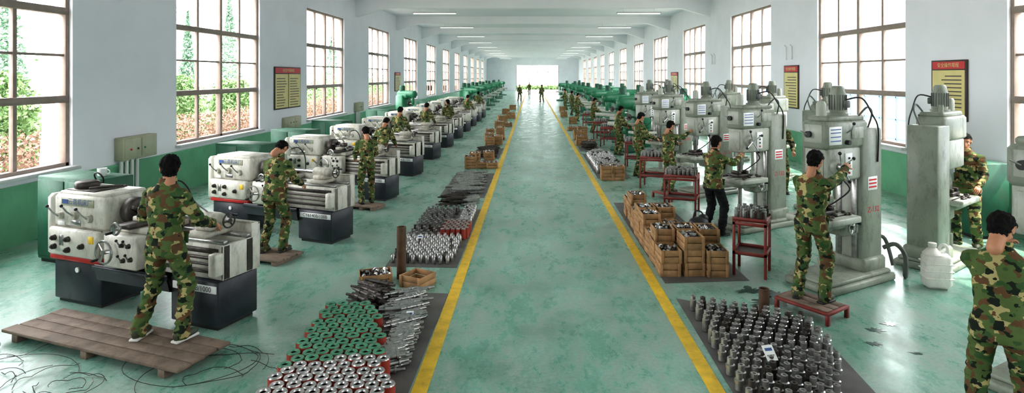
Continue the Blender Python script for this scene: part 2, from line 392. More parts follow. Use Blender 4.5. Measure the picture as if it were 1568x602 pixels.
b.ring((-2.25,.4,1.38),(0,1,.4),.07,.009,m_black,M=Lm); b.box(-2.42,-1.95,.15,.5,1.271,1.282,m_dsteel,.002,Lm)
b.obj('chuck_and_tools')

def pallet(L,W,h=.1,planks=4):
    b=B(); w=W/planks
    for i in range(planks): b.box(-L/2+random.uniform(-.02,.02),L/2+random.uniform(-.03,.03),-W/2+i*w,-W/2+(i+1)*w-.008,h-.03,h,m_wood,.004)
    for x in(-L*.42,0,L*.42): b.box(x-.04,x+.04,-W/2,W/2,0,h-.03,m_wood,.003)
    return b
pallet(2.35,.58).obj('wooden_duckboard',(-4.02,5.66,0),RZ)
pallet(.95,.5,.08).obj('wooden_duckboard',(-3.82,8.38,0),RZ)
pm=pallet(.6,.4,.08,3).mesh('wooden_duckboard')
inst('wooden_duckboard',pm,(-3.25,11.55,0),RZ)

# ---------------------------------------------------------------- box-column drill
def drill():
    b=B()
    b.box(-.33,.33,-.7,.6,0,.09,m_grey,.02); b.box(-.29,.29,-.66,.56,.09,.14,m_grey,.02)
    b.box(-.23,.23,.1,.56,.12,.3,m_grey,.03)
    b.box(-.19,.19,.12,.53,.14,1.93,m_grey,.018); b.box(-.07,.07,.08,.13,.3,1.3,m_grey2,.006)
    for x in(-.1,.1): b.box(x-.03,x+.03,.07,.13,.3,1.5,m_steel,.004)
    b.box(-.15,.15,-.2,.12,.6,.82,m_grey,.03); b.box(-.29,.29,-.72,-.06,.8,.88,m_grey2,.012)
    for x in(-.16,0,.16): b.box(x-.012,x+.012,-.72,-.06,.88,.884,m_black,0)
    b.box(-.18,.18,-.6,-.2,.72,.8,m_grey,.02)
    b.cyl((0,-.42,.14),(0,-.42,.74),.032,m_steel); b.cyl((0,-.42,.14),(0,-.42,.34),.055,m_grey)
    b.wheel((.2,-.1,.72),(1,0,0),.08,m_steel,2)
    b.box(-.1,.1,-.56,-.28,.884,.94,m_dsteel,.008); b.box(-.09,.09,-.54,-.48,.94,.99,m_dsteel,.006); b.box(-.09,.09,-.36,-.3,.94,.99,m_dsteel,.006)
    for i in range(26): b.ell((random.uniform(-.26,.26),random.uniform(-.68,-.1),.895),(.03,.03,.015),m_dsteel,6)
    b.box(-.16,.16,-.54,.14,1.3,1.72,m_grey2,.03); b.box(-.18,.18,-.58,.26,1.7,2.04,m_grey,.035); b.box(-.15,.15,-.5,.22,2.03,2.10,m_grey,.02)
    b.box(-.11,.11,-.555,-.535,1.36,1.66,m_grey2,.008)
    b.rev([(.075,0),(.075,.12),(.06,.12),(.06,.25),(.05,.26),(.045,.36)],m_steel,TX(0,-.42,1.34)@Matrix.Rotation(math.pi,4,'X'),16)
    b.cyl((0,-.42,1.0),(0,-.42,.95),.02,m_steel,.012)
    T=TX(0,-.1,2.10); b.rev([(.12,0),(.12,.03),(.09,.035),(.095,.06),(.095,.27),(.08,.31),(.08,.34),(.06,.37),(.0,.375)],m_grey,T,20)
    for i in range(18):
        a=2*math.pi*i/18; R=T@Matrix.Rotation(a,4,'Z'); b.box(.09,.105,-.003,.003,.07,.26,m_dgrey,0,R)
    b.box(.085,.145,-.14,-.06,2.2,2.29,m_dgrey,.01)
    b.rev([(.06,0),(.06,.16),(.04,.19)],m_grey2,TX(-.02,-.4,2.09),14)
    b.cyl((-.1,.16,2.08),(-.1,.16,2.2),.03,m_grey)
    b.cyl((.16,-.4,1.5),(.21,-.4,1.5),.1,m_grey2,.09,20); b.cyl((.21,-.4,1.5),(.26,-.4,1.5),.045,m_steel)
    for i in range(4):
        a=math.pi/2*i+.5
        p=V((.25,-.4,1.5)); q=p+V((.04,math.cos(a)*.2,math.sin(a)*.2)); b.cyl(p,q,.009,m_steel,seg=6); b.ell(q,(.022,.022,.022),m_black,8)
    b.box(.18,.188,-.54,-.3,1.76,1.98,m_white,.002)
    for z in(1.8,1.85,1.9,1.94): b.box(.188,.19,-.52,-.32,z,z+.012,m_blue,0)
    b.box(.18,.19,-.1,.14,1.82,1.96,m_grey2,.003)
    b.cyl((.18,-.2,1.78),(.23,-.2,1.78),.03,m_black)
    b.tube([(.19,-.2,1.9),(.27,-.23,1.95),(.31,-.25,2.02)],.009,m_steel,6); b.ell((.31,-.25,2.02),(.02,.02,.02),m_black,8)
    b.box(.16,.168,-.2,-.06,1.36,1.64,m_white,.002)
    for z in(1.40,1.46,1.52,1.58): b.cyl((.168,-.13,z),(.18,-.13,z),.014,m_redp if z<1.42 else m_black,seg=8)
    b.box(-.12,.12,-.588,-.578,1.78,2.0,m_grey2,.003); b.cyl((-.05,-.58,1.88),(-.05,-.63,1.88),.04,m_black); b.tube([(-.05,-.63,1.88),(-.12,-.66,1.92)],.008,m_steel,6)
    b.box(.19,.195,.22,.42,1.15,1.32,m_white,.001)
    for k in range(3): b.box(.195,.197,.24,.40,1.18+.045*k,1.2+.045*k,m_sred,0)
    b.text('Z-132',.1,m_sred,TX(.1925,.34,.9)@Matrix.Rotation(math.pi/2,4,'Z')@FRONT)
    b.curve([(.12,.1,2.06),(.18,.22,2.2),(.16,.36,2.12),(.05,.45,1.92)],.012,m_dgrey,8)
    b.curve([(.1,-.08,2.3),(.22,.05,2.32),(.22,.26,2.12),(.205,.42,1.92),(.2,.42,1.5)],.010,m_black,8)
    b.curve([(.15,-.2,1.3),(.22,-.2,1.2),(.12,-.33,1.05),(.04,-.4,.98)],.009,m_black,8)
    return b.mesh('column_drill_press')
drl=drill()
RD=math.radians(-61); RD2=math.radians(127)
for x,y in((4.50,4.98),(3.95,7.48),(3.9,10.2),(3.92,13.0),(3.75,15.7),(3.75,18.4),(4.9,21.0)): inst('column_drill_press',drl,(x,y,0),RD)
for x,y in((5.65,8.2),(5.78,11.6),(5.9,14.6),(5.9,17.8)): inst('column_drill_press',drl,(x,y,0),RD2)

# ---------------------------------------------------------------- green milling machine
def mill():
    b=B()
    b.box(-.45,.45,-.6,.6,0,.12,m_dgrn,.03); b.box(-.28,.28,.0,.55,.1,1.45,m_grn,.05)
    b.cap((0,-.5,1.5),(0,.5,1.5),.17,.17,m_grn,18); b.box(-.2,.2,-.2,.55,1.3,1.5,m_grn,.04)
    b.box(-.2,.2,-.5,.02,.55,.75,m_grn,.03); b.box(-.65,.65,-.5,-.15,.78,.9,m_grey2,.012); b.box(-.25,.25,-.45,.0,.7,.8,m_grn,.015)
    b.cyl((0,-.35,.12),(0,-.35,.56),.04,m_steel); b.box(-.06,.06,-.5,-.4,1.0,1.4,m_grn,.02); b.cyl((0,-.42,1.06),(0,.02,1.06),.03,m_steel); b.cyl((0,-.2,1.06),(0,-.17,1.06),.11,m_dsteel)
    T=TX(.28,.28,.95)@Matrix.Rotation(math.pi/2,4,'Y'); b.rev([(.24,0),(.24,.1),(.2,.14),(.05,.14)],m_grn,T,22)
    b.wheel((.7,-.32,.84),(1,0,0),.1,m_steel); b.wheel((0,-.62,.65),(0,-1,0),.1,m_steel)
    b.rev([(.13,0),(.13,.24),(.1,.28)],m_dgrn,TX(0,.35,1.62),16); b.box(.28,.285,.1,.3,1.2,1.35,m_white,0)
    return b.mesh('green_milling_machine')
mil=mill()
for x,y in((3.5,20.4),(3.9,22.9),(3.6,25.4),(4.1,28.2),(3.7,31),(3.7,34.5),(3.9,38),(3.7,42),(3.7,46),(3.7,50),(3.7,55),(5.8,23.5),(5.7,27),(5.7,33),(5.7,39),(5.7,45),(3.3,61),(5,66)):
    inst('green_milling_machine',mil,(x,y,0),math.radians(-55),1.1)
for x,y in((-6.5,30.5),(-4.0,39.2),(-4.6,42),(-4.0,45),(-4.6,48),(-4.0,51),(-4.6,54.5),(-4.0,58),(-4.6,62),(-4.2,67),(-4.4,72),(-4.2,78)): inst('green_milling_machine',mil,(x,y,0),math.radians(50),1.1)

def cabinet(w,d,h):
    b=B(); b.box(-w/2,w/2,-d/2,d/2,.05,h,m_dgrn,.012); b.box(-w/2+.03,w/2-.03,-d/2+.03,d/2-.03,0,.06,m_black,0)
    for s in(-1,1):
        b.box(s*w/4-w/4+.02,s*w/4+w/4-.02,-d/2-.012,-d/2,.1,h-.05,m_dgrn,.004); b.box(s*.06-.012,s*.06+.012,-d/2-.03,-d/2-.01,h*.5,h*.5+.1,m_steel,.003)
    return b
cm=cabinet(1.15,.55,1.2).mesh('tool_cabinet')
for x,y,r in((-6.3,8.3,-.35),(-5.95,12.3,-.3),(-6.2,15.4,-.35),(-6.3,18.5,-.35),(-6.3,24.5,-.35),(-6.2,33,-.35)): inst('tool_cabinet',cm,(x,y,0),r)
inst('tool_cabinet',cm,(7.3,9.9,0),-1.57)
b=B(); b.rev([(.04,0),(.05,.01),(.055,.1),(.05,.1),(.045,.015)],m_white,None,16); b.ring((.07,0,.055),(0,1,0),.028,.006,m_white,12); b.obj('enamel_mug',(-6.0,8.2,1.2),0,1.1)

def swbox(name,yc,w,z0,z1):
    b=B(); x=XL
    b.box(x,x+.18,yc-w/2,yc+w/2,z0,z1,m_box,.012); b.box(x+.18,x+.19,yc-w/2+.03,yc-.02,z0+.04,z1-.04,m_box,.004); b.box(x+.18,x+.19,yc+.02,yc+w/2-.03,z0+.04,z1-.04,m_box,.004)
    for k in range(3): b.cyl((x+.19,yc-w*.3+k*w*.2,z0+.2),(x+.205,yc-w*.3+k*w*.2,z0+.2),.02,[m_redp,m_black,m_grn][k],seg=8)
    for k in range(4): b.cyl((x+.08,yc-w*.42+k*.15,0.0),(x+.08,yc-w*.42+k*.15,z0),.034,m_pipe,seg=10)
    b.obj(name)
swbox('switch_box',11.6,1.0,.98,1.42); swbox('switch_box',19.1,1.1,.9,1.27); swbox('switch_box',26.5,.9,1.0,1.4)

def notice(x,y,w,z0,z1,face):
    b=B(); s=face
    xs=sorted((x,x+s*.04)); b.box(xs[0],xs[1],y-w/2,y+w/2,z0,z1,m_sdark,.005)
    xs=sorted((x+s*.04,x+s*.045)); h=z1-z0
    b.box(xs[0],xs[1],y-w/2+.04,y+w/2-.04,z1-h*.15,z1-.03,m_sred,0)
    if w>1.5:
        b.box(xs[0],xs[1],y-w/2+.04,y-.03,z0+.04,z1-h*.17,m_cream,0); b.box(xs[0],xs[1],y+.03,y+w/2-.04,z0+.04,z1-h*.17,m_cream,0)
    else: b.box(xs[0],xs[1],y-w/2+.04,y+w/2-.04,z0+.04,z1-h*.17,m_cream,0)
    T=TX(x+s*.048,y,z1-h*.09)@Matrix.Rotation(s*math.pi/2,4,'Z')@FRONT
    b.text('安全生产规章制度' if w>1.5 else '安全操作规程',h*.085,m_cream,T)
    xs=sorted((x+s*.045,x+s*.048)); n=11
    cols=((y-w/2+.12,y-.12),(y+.12,y+w/2-.12)) if w>1.5 else ((y-w/2+.12,y+w/2-.12),)
    for a,c in cols:
        for i in range(n):
            z=z0+.1+(h*.7)*i/n; b.box(xs[0],xs[1],a,a+(c-a)*random.uniform(.6,1),z,z+h*.018,m_sdark,0)
    b.obj('notice_board')
notice(XL,18.95,2.0,1.55,2.88,1); notice(XR,11.25,.95,1.75,2.9,-1); notice(XR,18.1,1.0,1.6,2.92,-1); notice(XR,33,1.6,1.6,2.8,-1); notice(XL,34.4,1.4,1.7,2.8,1)
b=B()
for x,y in((XR-.05,18.0),(XR-.05,18.4),(XR-.05,25.6),(XR-.05,26)): b.tube([(x,y,3.1),(x,y,3.5),(x-.06,y,3.55)],.02,m_pipe,6)
b.obj('pipe_hooks')

# ---------------------------------------------------------------- crates / parts
def crate_in(b,M,w,d,h,fill=True):
    t=.014; k=2 if h<.22 else 3
    b.box(-w/2,w/2,-d/2,d/2,0,t,m_crate,0,M)
    hh=h/k
    for i in range(k):
        z0=i*hh+.004;z1=(i+1)*hh-.004
        b.box(-w/2,w/2,-d/2,-d/2+t,z0,z1,m_crate,.002,M); b.box(-w/2,w/2,d/2-t,d/2,z0,z1,m_crate,.002,M)
        b.box(-w/2,-w/2+t,-d/2+t,d/2-t,z0,z1,m_crate,.002,M); b.box(w/2-t,w/2,-d/2+t,d/2-t,z0,z1,m_crate,.002,M)
    for sx in(-1,1):
        b.box(sx*(w/2-.02)-.02,sx*(w/2-.02)+.02,-d/2-.012,-d/2,0,h,m_crate,.002,M)
    if fill:
        b.box(-w/2+t,w/2-t,-d/2+t,d/2-t,h*.5,h*.7,m_dsteel,0,M)
        for i in range(30):
            p=V((random.uniform(-w/2+.04,w/2-.04),random.uniform(-d/2+.04,d/2-.04),h*.76+random.uniform(0,.03)))
            q=p+V((random.uniform(-.04,.04),random.uniform(-.04,.04),random.uniform(-.01,.03))); b.cyl(p,q,.018,random.choice((m_steel,m_steel,m_dsteel)),seg=8,M=M)
def crate_stack(name,items,w=.27,d=.36,h=.17):
    b=B()
    for x,y,n,r in items:
        for i in range(n): crate_in(b,TX(x+random.uniform(-.012,.012),y+random.uniform(-.012,.012),i*h+.006)@Matrix.Rotation(r+random.uniform(-.06,.06),4,'Z'),w,d,h,i==n-1)
    return b.obj(name)
PINS=[[(.03,0),(.03,.05),(.034,.052),(.034,.075),(.024,.08),(.024,.125),(.012,.126),(.01,.11)],
      [(.028,0),(.03,.004),(.03,.1),(.024,.105),(.024,.135),(.012,.137),(.01,.12)],
      [(.036,0),(.036,.03),(.02,.035),(.02,.12),(.026,.122),(.026,.14)]]
def pins(b,quad,sp,prof,mat=None,jit=.07,z=.012,seg=12,sc=1):
    (a,bq,c,d)=[V((q[0],q[1],0)) for q in quad]
    ny=int(((d-a).length+(c-bq).length)/2/sp)
    for j in range(ny+1):
        v=j/max(1,ny); l=a.lerp(d,v); r=bq.lerp(c,v); nx=int((r-l).length/sp)
        for i in range(nx+1):
            p=l.lerp(r,(i+(.5 if j%2 else 0))/max(1,nx+.5))
            p=p+V((random.uniform(-1,1),random.uniform(-1,1),0))*sp*jit
            M=TX(p.x,p.y,z)
            if sc!=1: M=M@Matrix.Scale(sc*random.uniform(.97,1.03),4)
            b.rev(prof,mat or (m_steel if random.random()<.9 else m_dsteel),M,seg)
def sheet(b,quad,mat=m_mat,z=.006):
    vs=[(q[0],q[1],z) for q in quad]+[(q[0],q[1],0.001) for q in quad]
    b.add(vs,[(0,1,2,3),(7,6,5,4)]+[(i,i+4,(i+1)%4+4,(i+1)%4) for i in range(4)],mat)
def tag(b,x,y,z,r=.3,s=.09,mat=m_white):
    M=TX(x,y,z)@Matrix.Rotation(r,4,'Z')@Matrix.Rotation(.75,4,'X'); b.box(-s*.6,s*.6,-s*.8,s*.8,0,.003,mat,0,M); b.box(-s*.4,s*.4,s*.2,s*.5,.003,.004,m_blue,0,M)
    b.box(-s*.4,s*.4,-s*.3,-s*.2,.003,.004,m_sdark,0,M)
def shafts(b,x0,x1,y0,y1,n,L,ang,rr=.02,layers=2,mat=m_steel,z=.01):
    for i in range(n):
        t=i/n; y=y0+(y1-y0)*t
        xa=x0(y) if callable(x0) else x0
        k=i%layers; x=random.uniform(xa,x1); a=ang+random.uniform(-.25,.25)
        M=TX(x,y,z+rr*1.6*(1+1.9*k))@Matrix.Rotation(a,4,'Z')@Matrix.Rotation(math.pi/2,4,'Y')
        l=L*random.uniform(.85,1.1)
        b.rev([(rr*.7,-l/2),(rr*.7,-l*.3),(rr*1.3,-l*.29),(rr*1.3,-l*.1),(rr,-l*.09),(rr,l*.2),(rr*1.55,l*.21),(rr*1.55,l*.27),(rr*.8,l*.28),(rr*.8,l/2)],mat,M,10)

b=B(); sheet(b,[(1.63,4.1),(2.75,4.1),(2.92,6.15),(1.68,6.85)])
pins(b,[(1.70,4.6),(2.35,4.55),(2.75,5.3),(1.74,5.6)],.108,PINS[0],sc=1.15)
pins(b,[(1.74,5.7),(2.76,5.4),(2.8,6.0),(1.78,6.5)],.105,PINS[1],sc=1.2)
tag(b,2.08,5.15,.17,.2,.085)
b.obj('machined_pins')
b=B(); b.rev([(.055,0),(.055,.3),(.045,.3),(.045,.02)],m_rust,None,18); b.obj('steel_pipe_offcut',(2.5,6.34,.006))
b=B()
sheet(b,[(-2.1,4.0),(-1.02,4.0),(-1.0,7.0),(-2.1,7.1)])
sp=.122; j=0; y=4.0
RB=lambda y:-1.06-(y-4.44)*.34
while y<6.15:
    xr=RB(y); x=-2.02-(y-4.4)*.05+(sp/2 if j%2 else 0)
    while x<xr:
        gz=random.uniform(0,.012)
        M=TX(x+random.uniform(-.006,.006),y+random.uniform(-.006,.006),.008); top=m_gtop if (y>4.98+(x+1.6)*.3) else m_steel
        b.rev([(.056,0),(.057,.005),(.057,.2+gz)],m_redo,M,14)
        b.rev([(.057,.2+gz),(.052,.21+gz),(.03,.211+gz),(.024,.2+gz)],top,M,14)
        x+=sp
    y+=sp*.88; j+=1
b.obj('painted_steel_billets')
b=B(); shafts(b,lambda y:min(RB(y)+.2,-1.27),-1.22,5.1,6.8,130,.30,.45,.018,3); tag(b,-1.25,6.0,.15,.1,.06); b.obj('machined_shafts')
b=B(); shafts(b,-1.9,-1.75,6.4,7.0,34,.42,-.5,.02,3,m_dsteel); b.obj('forged_bars')
b=B(); crate_in(b,Matrix.Rotation(.3,4,'Z'),.4,.3,.13); b.obj('wooden_crate',(-1.98,7.42,.0))
b=B(); crate_in(b,Matrix.Rotation(-.5,4,'Z'),.32,.3,.15,False); b.obj('wooden_crate',(-1.42,7.3,.0))
b=B(); b.rev([(.06,0),(.06,.66),(.045,.66),(.045,.03)],m_rust,None,18); b.obj('steel_pipe_offcut',(-1.68,7.55,0))
# left B
b=B(); sheet(b,[(-2.0,8.0),(-1.02,7.95),(-1.0,11.4),(-2.05,11.5)])
pins(b,[(-1.93,8.15),(-1.12,8.1),(-1.12,9.2),(-1.95,9.2)],.1,PINS[1],sc=.95,seg=8)
pins(b,[(-1.95,9.3),(-1.55,9.3),(-1.4,11.2),(-1.95,11.2)],.11,PINS[2],sc=.85,seg=8)
pins(b,[(-1.42,9.3),(-1.05,9.3),(-1.05,9.9),(-1.42,9.9)],.09,[(.036,0),(.036,.16),(.026,.16)],m_redo,seg=10,jit=0)
pins(b,[(-1.42,9.3),(-1.05,9.3),(-1.05,9.9),(-1.42,9.9)],.09,[(.036,0),(.036,.01),(.026,.012)],m_steel,seg=10,z=.171,jit=0)
pins(b,[(-1.25,10.1),(-1.08,10.1),(-1.08,11.2),(-1.25,11.2)],.08,PINS[1],seg=8)
tag(b,-1.7,8.9,.14,0,.07)
b.obj('machined_pins')
b=B(); shafts(b,-1.75,-1.45,11.65,12.3,24,.4,.2,.02,3,m_dsteel); shafts(b,-1.3,-1.2,11.7,12.3,12,.3,.2,.02,2); b.obj('forged_bars')
b=B(); sheet(b,[(-2.0,12.5),(-1.02,12.5),(-1.0,15.6),(-2.0,15.6)]); shafts(b,-1.8,-1.25,12.8,15.3,110,.4,.1,.022,2); b.obj('machined_shafts')
crate_stack('wooden_crates',[(-1.75,16.6,2,.1),(-1.4,16.7,1,0),(-1.15,16.6,1,.2),(-1.7,17.4,2,0),(-1.3,17.6,2,.1)],.32,.4,.17)
b=B(); sheet(b,[(-1.95,18.4),(-1.05,18.4),(-1.02,21),(-1.95,21)]); shafts(b,-1.7,-1.3,18.6,20.8,60,.4,.1,.024,2,m_dsteel); b.obj('forged_bars')
crate_stack('wooden_crates',[(-1.6,22,2,.1),(-1.3,22.3,2,0),(-1.7,23.2,2,.2),(-1.3,24,3,0),(-1.8,25,2,.1)],.34,.42,.17)
crate_stack('wooden_crates',[(-1.6,29,2,.1),(-1.3,30.3,1,0),(-1.7,33.2,2,.2),(-1.3,36,2,0),(-1.8,40,2,.1),(-1.5,45,2,.1)],.5,.5,.18)
# right B crates
b=B(); sheet(b,[(1.66,7.35),(2.75,7.45),(2.7,12.0),(1.66,12.0)]); b.obj('floor_sheet')
crate_stack('wooden_crates',[(1.80,7.75,2,0),(2.10,7.78,3,0),(2.40,7.74,2,0),(1.8,8.17,3,0),(2.11,8.2,3,0),(2.42,8.15,3,0),(1.82,8.6,2,0),(2.13,8.62,2,0),(1.81,9.03,3,0),(2.12,9.05,2,0),(1.82,9.5,3,0),(2.12,9.5,3,0),(1.84,10.0,2,0),(2.14,10.0,2,.1),(1.86,10.5,3,0),(2.2,10.5,1,0),(1.86,11.0,2,0)])
b=B(); b.ell((0,0,.09),(.15,.12,.09),m_black,14); b.ell((.08,.05,.14),(.08,.07,.07),m_black,10); b.curve([(-.08,0,.15),(-.04,.02,.26),(.05,.02,.24),(.08,0,.15)],.012,m_black,6); b.obj('black_bag',(2.44,8.62,.35))
crate_stack('wooden_crates',[(2.44,8.62,2,0)])
crate_stack('wooden_crates',[(1.85,14.7,2,0),(2.15,14.7,2,0)],.3,.36,.18)
b=B(); sheet(b,[(1.66,14.9),(2.5,14.9),(2.5,19.5),(1.66,19.5)]); pins(b,[(1.75,15.6),(2.4,15.6),(2.4,18.5),(1.75,18.5)],.15,PINS[1],sc=1.6,seg=8); shafts(b,1.9,2.2,18.8,19.4,20,.4,.1,.022,3); b.obj('machined_pins')
crate_stack('wooden_crates',[(1.85,22,2,0),(2.15,22.2,1,0),(1.9,24,2,0),(2.2,26,2,0),(1.9,28,1,0),(2.2,32,2,0),(2,37,2,0),(2.2,43,2,0)],.42,.46,.18)
b=B(); sheet(b,[(1.66,20.3),(2.4,20.3),(2.4,21.6),(1.66,21.6)]); shafts(b,1.9,2.1,20.5,21.4,30,.4,.1,.026,3,m_dsteel); b.obj('forged_bars')

def table(w,d,h,load=True):
    b=B()
    for x in(-w/2,w/2-.035):
        for y in(-d/2,d/2-.035): b.box(x,x+.035,y,y+.035,0,h,m_tred,.003)
    b.box(-w/2,w/2,-d/2,d/2,h-.01,h+.012,m_tred,.004)
    for z in(h-.06,.28):
        for y in(-d/2,d/2-.02): b.box(-w/2,w/2,y,y+.02,z,z+.04,m_tred,.002)
        for x in(-w/2,w/2-.02): b.box(x,x+.02,-d/2,d/2,z,z+.04,m_tred,.002)
    b.box(-w/2+.02,w/2-.02,-d/2+.02,d/2-.02,.27,.285,m_dsteel,0)
    for y in(-d/2,d/2-.015): b.box(-w/2,w/2,y,y+.015,h,h+.04,m_tred,.002)
    if load: pins(b,[(-w/2+.05,-d/2+.06),(w/2-.05,-d/2+.06),(w/2-.05,d/2-.06),(-w/2+.05,d/2-.06)],.082,PINS[1],z=h+.012,seg=10,sc=1.05)
    return b
tm=table(.42,.44,.72).mesh('red_parts_table')
inst('red_parts_table',tm,(2.9,7.76,0),-.5); inst('red_parts_table',tm,(2.85,16.6,0),-.3)
tm2=table(.6,.5,.7).mesh('red_parts_table')
for x,y in((2.85,11.2),(2.85,13.7),(2.85,21.6),(2.85,24),(2.85,29)): inst('red_parts_table',tm2,(x,y,0),-.4)
def stool():
    b=B(); w,d,h=.62,.42,.13
    b.box(-w/2,w/2,-d/2,d/2,h-.03,h,m_tred,.004)
    for k in range(3): b.box(-w/2+.03,w/2-.03,-d/2+.03+k*.125,-d/2+.14+k*.125,h,h+.012,m_wood,.003)
    for x in(-w/2,w/2-.04):
        for y in(-d/2,d/2-.04): b.box(x,x+.04,y,y+.04,0,h-.02,m_tred,.003)
    return b
sm=stool().mesh('step_stool'); inst('step_stool',sm,(3.06,6.45,0),RD+.1); inst('step_stool',sm,(2.9,12.45,0),RD)
b=B(); b.box(-.14,.14,-.1,.1,0,.4,m_plastic,.05); b.rev([(.1,0),(.05,.06),(.035,.07),(.035,.1)],m_plastic,TX(-.04,0,.38),14); b.rev([(.042,0),(.042,.04),(.02,.045)],m_plastic,TX(-.04,0,.46),14)
b.curve([(.02,0,.42),(.05,0,.48),(.1,0,.47),(.12,0,.38)],.016,m_plastic,8)
for z in(.12,.2,.28): b.box(-.143,.143,-.103,.103,z,z+.012,m_plastic,.005)
b.obj('plastic_jerrycan',(4.95,7.2,0),-.2,1.1)
b=B()
b.curve([(4.6,7.7,.35),(4.7,7.6,.42),(4.76,7.5,.3),(4.76,7.5,.05),(4.9,7.7,.03),(5.0,7.9,.03)],.028,m_dgrey,8)
b.curve([(4.5,7.9,.3),(4.65,8.0,.4),(4.8,8.0,.38),(4.85,7.9,.05)],.025,m_dgrey,8)
b.obj('coolant_hoses')
b=B()
for i in range(26):
    cx,cy=random.choice(((-3.0,5.3),(-2.75,5.0),(-4.6,5.0),(-5.0,5.65),(-4.9,5.2),(-5.4,5.5),(-3.9,4.9))); rr0=random.uniform(.15,.7); a0=random.uniform(0,6.3); sw=random.uniform(1.5,5)
    pts=[]
    for k in range(30):
        t=k/29; a=a0+sw*t; rr=rr0*(1-.3*t); pts.append((cx+rr*math.cos(a)+random.uniform(-.004,.004),cy+rr*.7*math.sin(a),.006+.03*abs(math.sin(7*t+i))))
    b.tube(pts,.0028,m_black,4)
b.obj('swarf_wire')

# ---------------------------------------------------------------- people
def remesh(b,voxel,it):
    me=b.mesh('tmp'); o=bpy.data.objects.new('tmp',me); scene.collection.objects.link(o)
    m=o.modifiers.new('r','REMESH'); m.mode='VOXEL'; m.voxel_size=voxel
    s=o.modifiers.new('s','SMOOTH'); s.factor=.5; s.iterations=it
    dg=bpy.context.evaluated_depsgraph_get(); me2=bpy.data.meshes.new_from_object(o.evaluated_get(dg))
    vs=[v.co.copy() for v in me2.vertices]; ns=[v.normal.copy() for v in me2.vertices]; fs=[tuple(p.vertices) for p in me2.polygons]
    bpy.data.objects.remove(o); bpy.data.meshes.remove(me2); bpy.data.meshes.remove(me)
    return vs,ns,fs
def build_head(vox):
    b=B()
    b.ell((0,-.014,.03),(.077,.096,.086),m_skin,20); b.ell((0,.02,-.04),(.058,.068,.074),m_skin,20); b.ell((0,.058,-.098),(.026,.024,.02),m_skin)
    b.ell((0,-.045,-.03),(.062,.055,.06),m_skin,16)
    b.cap((0,.078,.006),(0,.094,-.034),.008,.014,m_skin); b.ell((0,.084,-.038),(.02,.014,.009),m_skin)
    for s in(-1,1):
        b.ell((s*.078,-.008,-.01),(.010,.019,.031),m_skin); b.cap((s*.045,.062,.022),(s*.015,.074,.02),.009,.009,m_skin); b.ell((s*.04,.052,-.03),(.022,.02,.02),m_skin)
    b.ell((0,.082,-.064),(.024,.011,.011),m_skin); b.cap((0,-.02,-.05),(0,-.035,-.19),.054,.056,m_skin)
    vs,ns,fs=remesh(b,vox,3)
    def hairf(p):
        if abs(p.x)>.079 and p.z<.03 and p.y<.02 and p.y>-.03: return False
        if p.y>.045: th=.058
        elif p.y>-.0: th=.058-(.045-p.y)/.045*.05
        elif p.y>-.03: th=.008+(p.y)/.03*.06
        else: th=-.108+.35*abs(p.x)
        return p.z>th
    hv=[hairf(p) for p in vs]
    out=[]
    for p,n,h in zip(vs,ns,hv):
        out.append(p+n*((.013 if p.z>-.05 else .006)+.012*noise.noise(V((p.x*60,p.y*60,p.z*35)))) if h else p)
    hb=B()
    ski=[f for f in fs if not all(hv[i] for i in f)]; hai=[f for f in fs if all(hv[i] for i in f)]
    hb.add(out,ski,m_skin,None,True)
    k=hb.mi(m_hair)
    for f in hai: hb.f.append(f); hb.m.append(k); hb.s.append(True)
    for s in(-1,1):
        hb.ell((s*.031,.0655,.002),(.014,.0085,.0065),m_eye,10); hb.ell((s*.031,.0725,.002),(.006,.003,.006),m_hair,8)
        hb.cap((s*.048,.067,.023),(s*.018,.08,.024),.0035,.004,m_hair,6)
    hb.cap((-.02,.092,-.066),(.02,.092,-.066),.004,.004,m_lip,8)
    return hb
HEADS={True:build_head(.0065),False:build_head(.013)}
def merge(b,o,M):
    base=len(b.v); b.v.extend([tuple(M@V(v)) for v in o.v])
    mp=[b.mi(m) for m in o.mats]
    for f,m,s in zip(o.f,o.m,o.s): b.f.append(tuple(i+base for i in f)); b.m.append(mp[m]); b.s.append(s)
def ik(a,c,l1,l2,pole):
    d=c-a; L=min(d.length,(l1+l2)*.992); n=d.normalized(); c=a+n*L
    x=(l1*l1-l2*l2+L*L)/(2*L); h=math.sqrt(max(l1*l1-x*x,0)); p=pole-n*pole.dot(n); p.normalize()
    return a+n*x+p*h,c
def hand(b,w,d,palm,side,curl=.55):
    d=d.normalized(); palm=(palm-d*palm.dot(d)).normalized(); wv=d.cross(palm)*side
    M=Matrix((( d.x,wv.x,palm.x,w.x),(d.y,wv.y,palm.y,w.y),(d.z,wv.z,palm.z,w.z),(0,0,0,1)))
    b.cap(w-d*.03,w+d*.02,.026,.026,m_skin,10); b.ell((.05,0,0),(.052,.040,.017),m_skin,12,M)
    for i,(o,l) in enumerate(((.029,.070),(.010,.080),(-.010,.075),(-.029,.060))):
        p=V((.085,o,0)); pts=[p-V((.02,0,0)),p]; a=.15+i*.03
        for k,f in enumerate((.42,.32,.26)):
            a+=curl*(.6+.3*k); p=p+V((math.cos(a),o*.6,math.sin(a)))*l*f; pts.append(p)
        b.tube(pts,[.0095,.0095,.0088,.008,.006],m_skin,8,M)
    b.tube([V((.02,.025,.0)),V((.045,.05,.012)),V((.068,.058,.026)),V((.085,.055,.036))],[.014,.0115,.010,.008],m_skin,8,M)
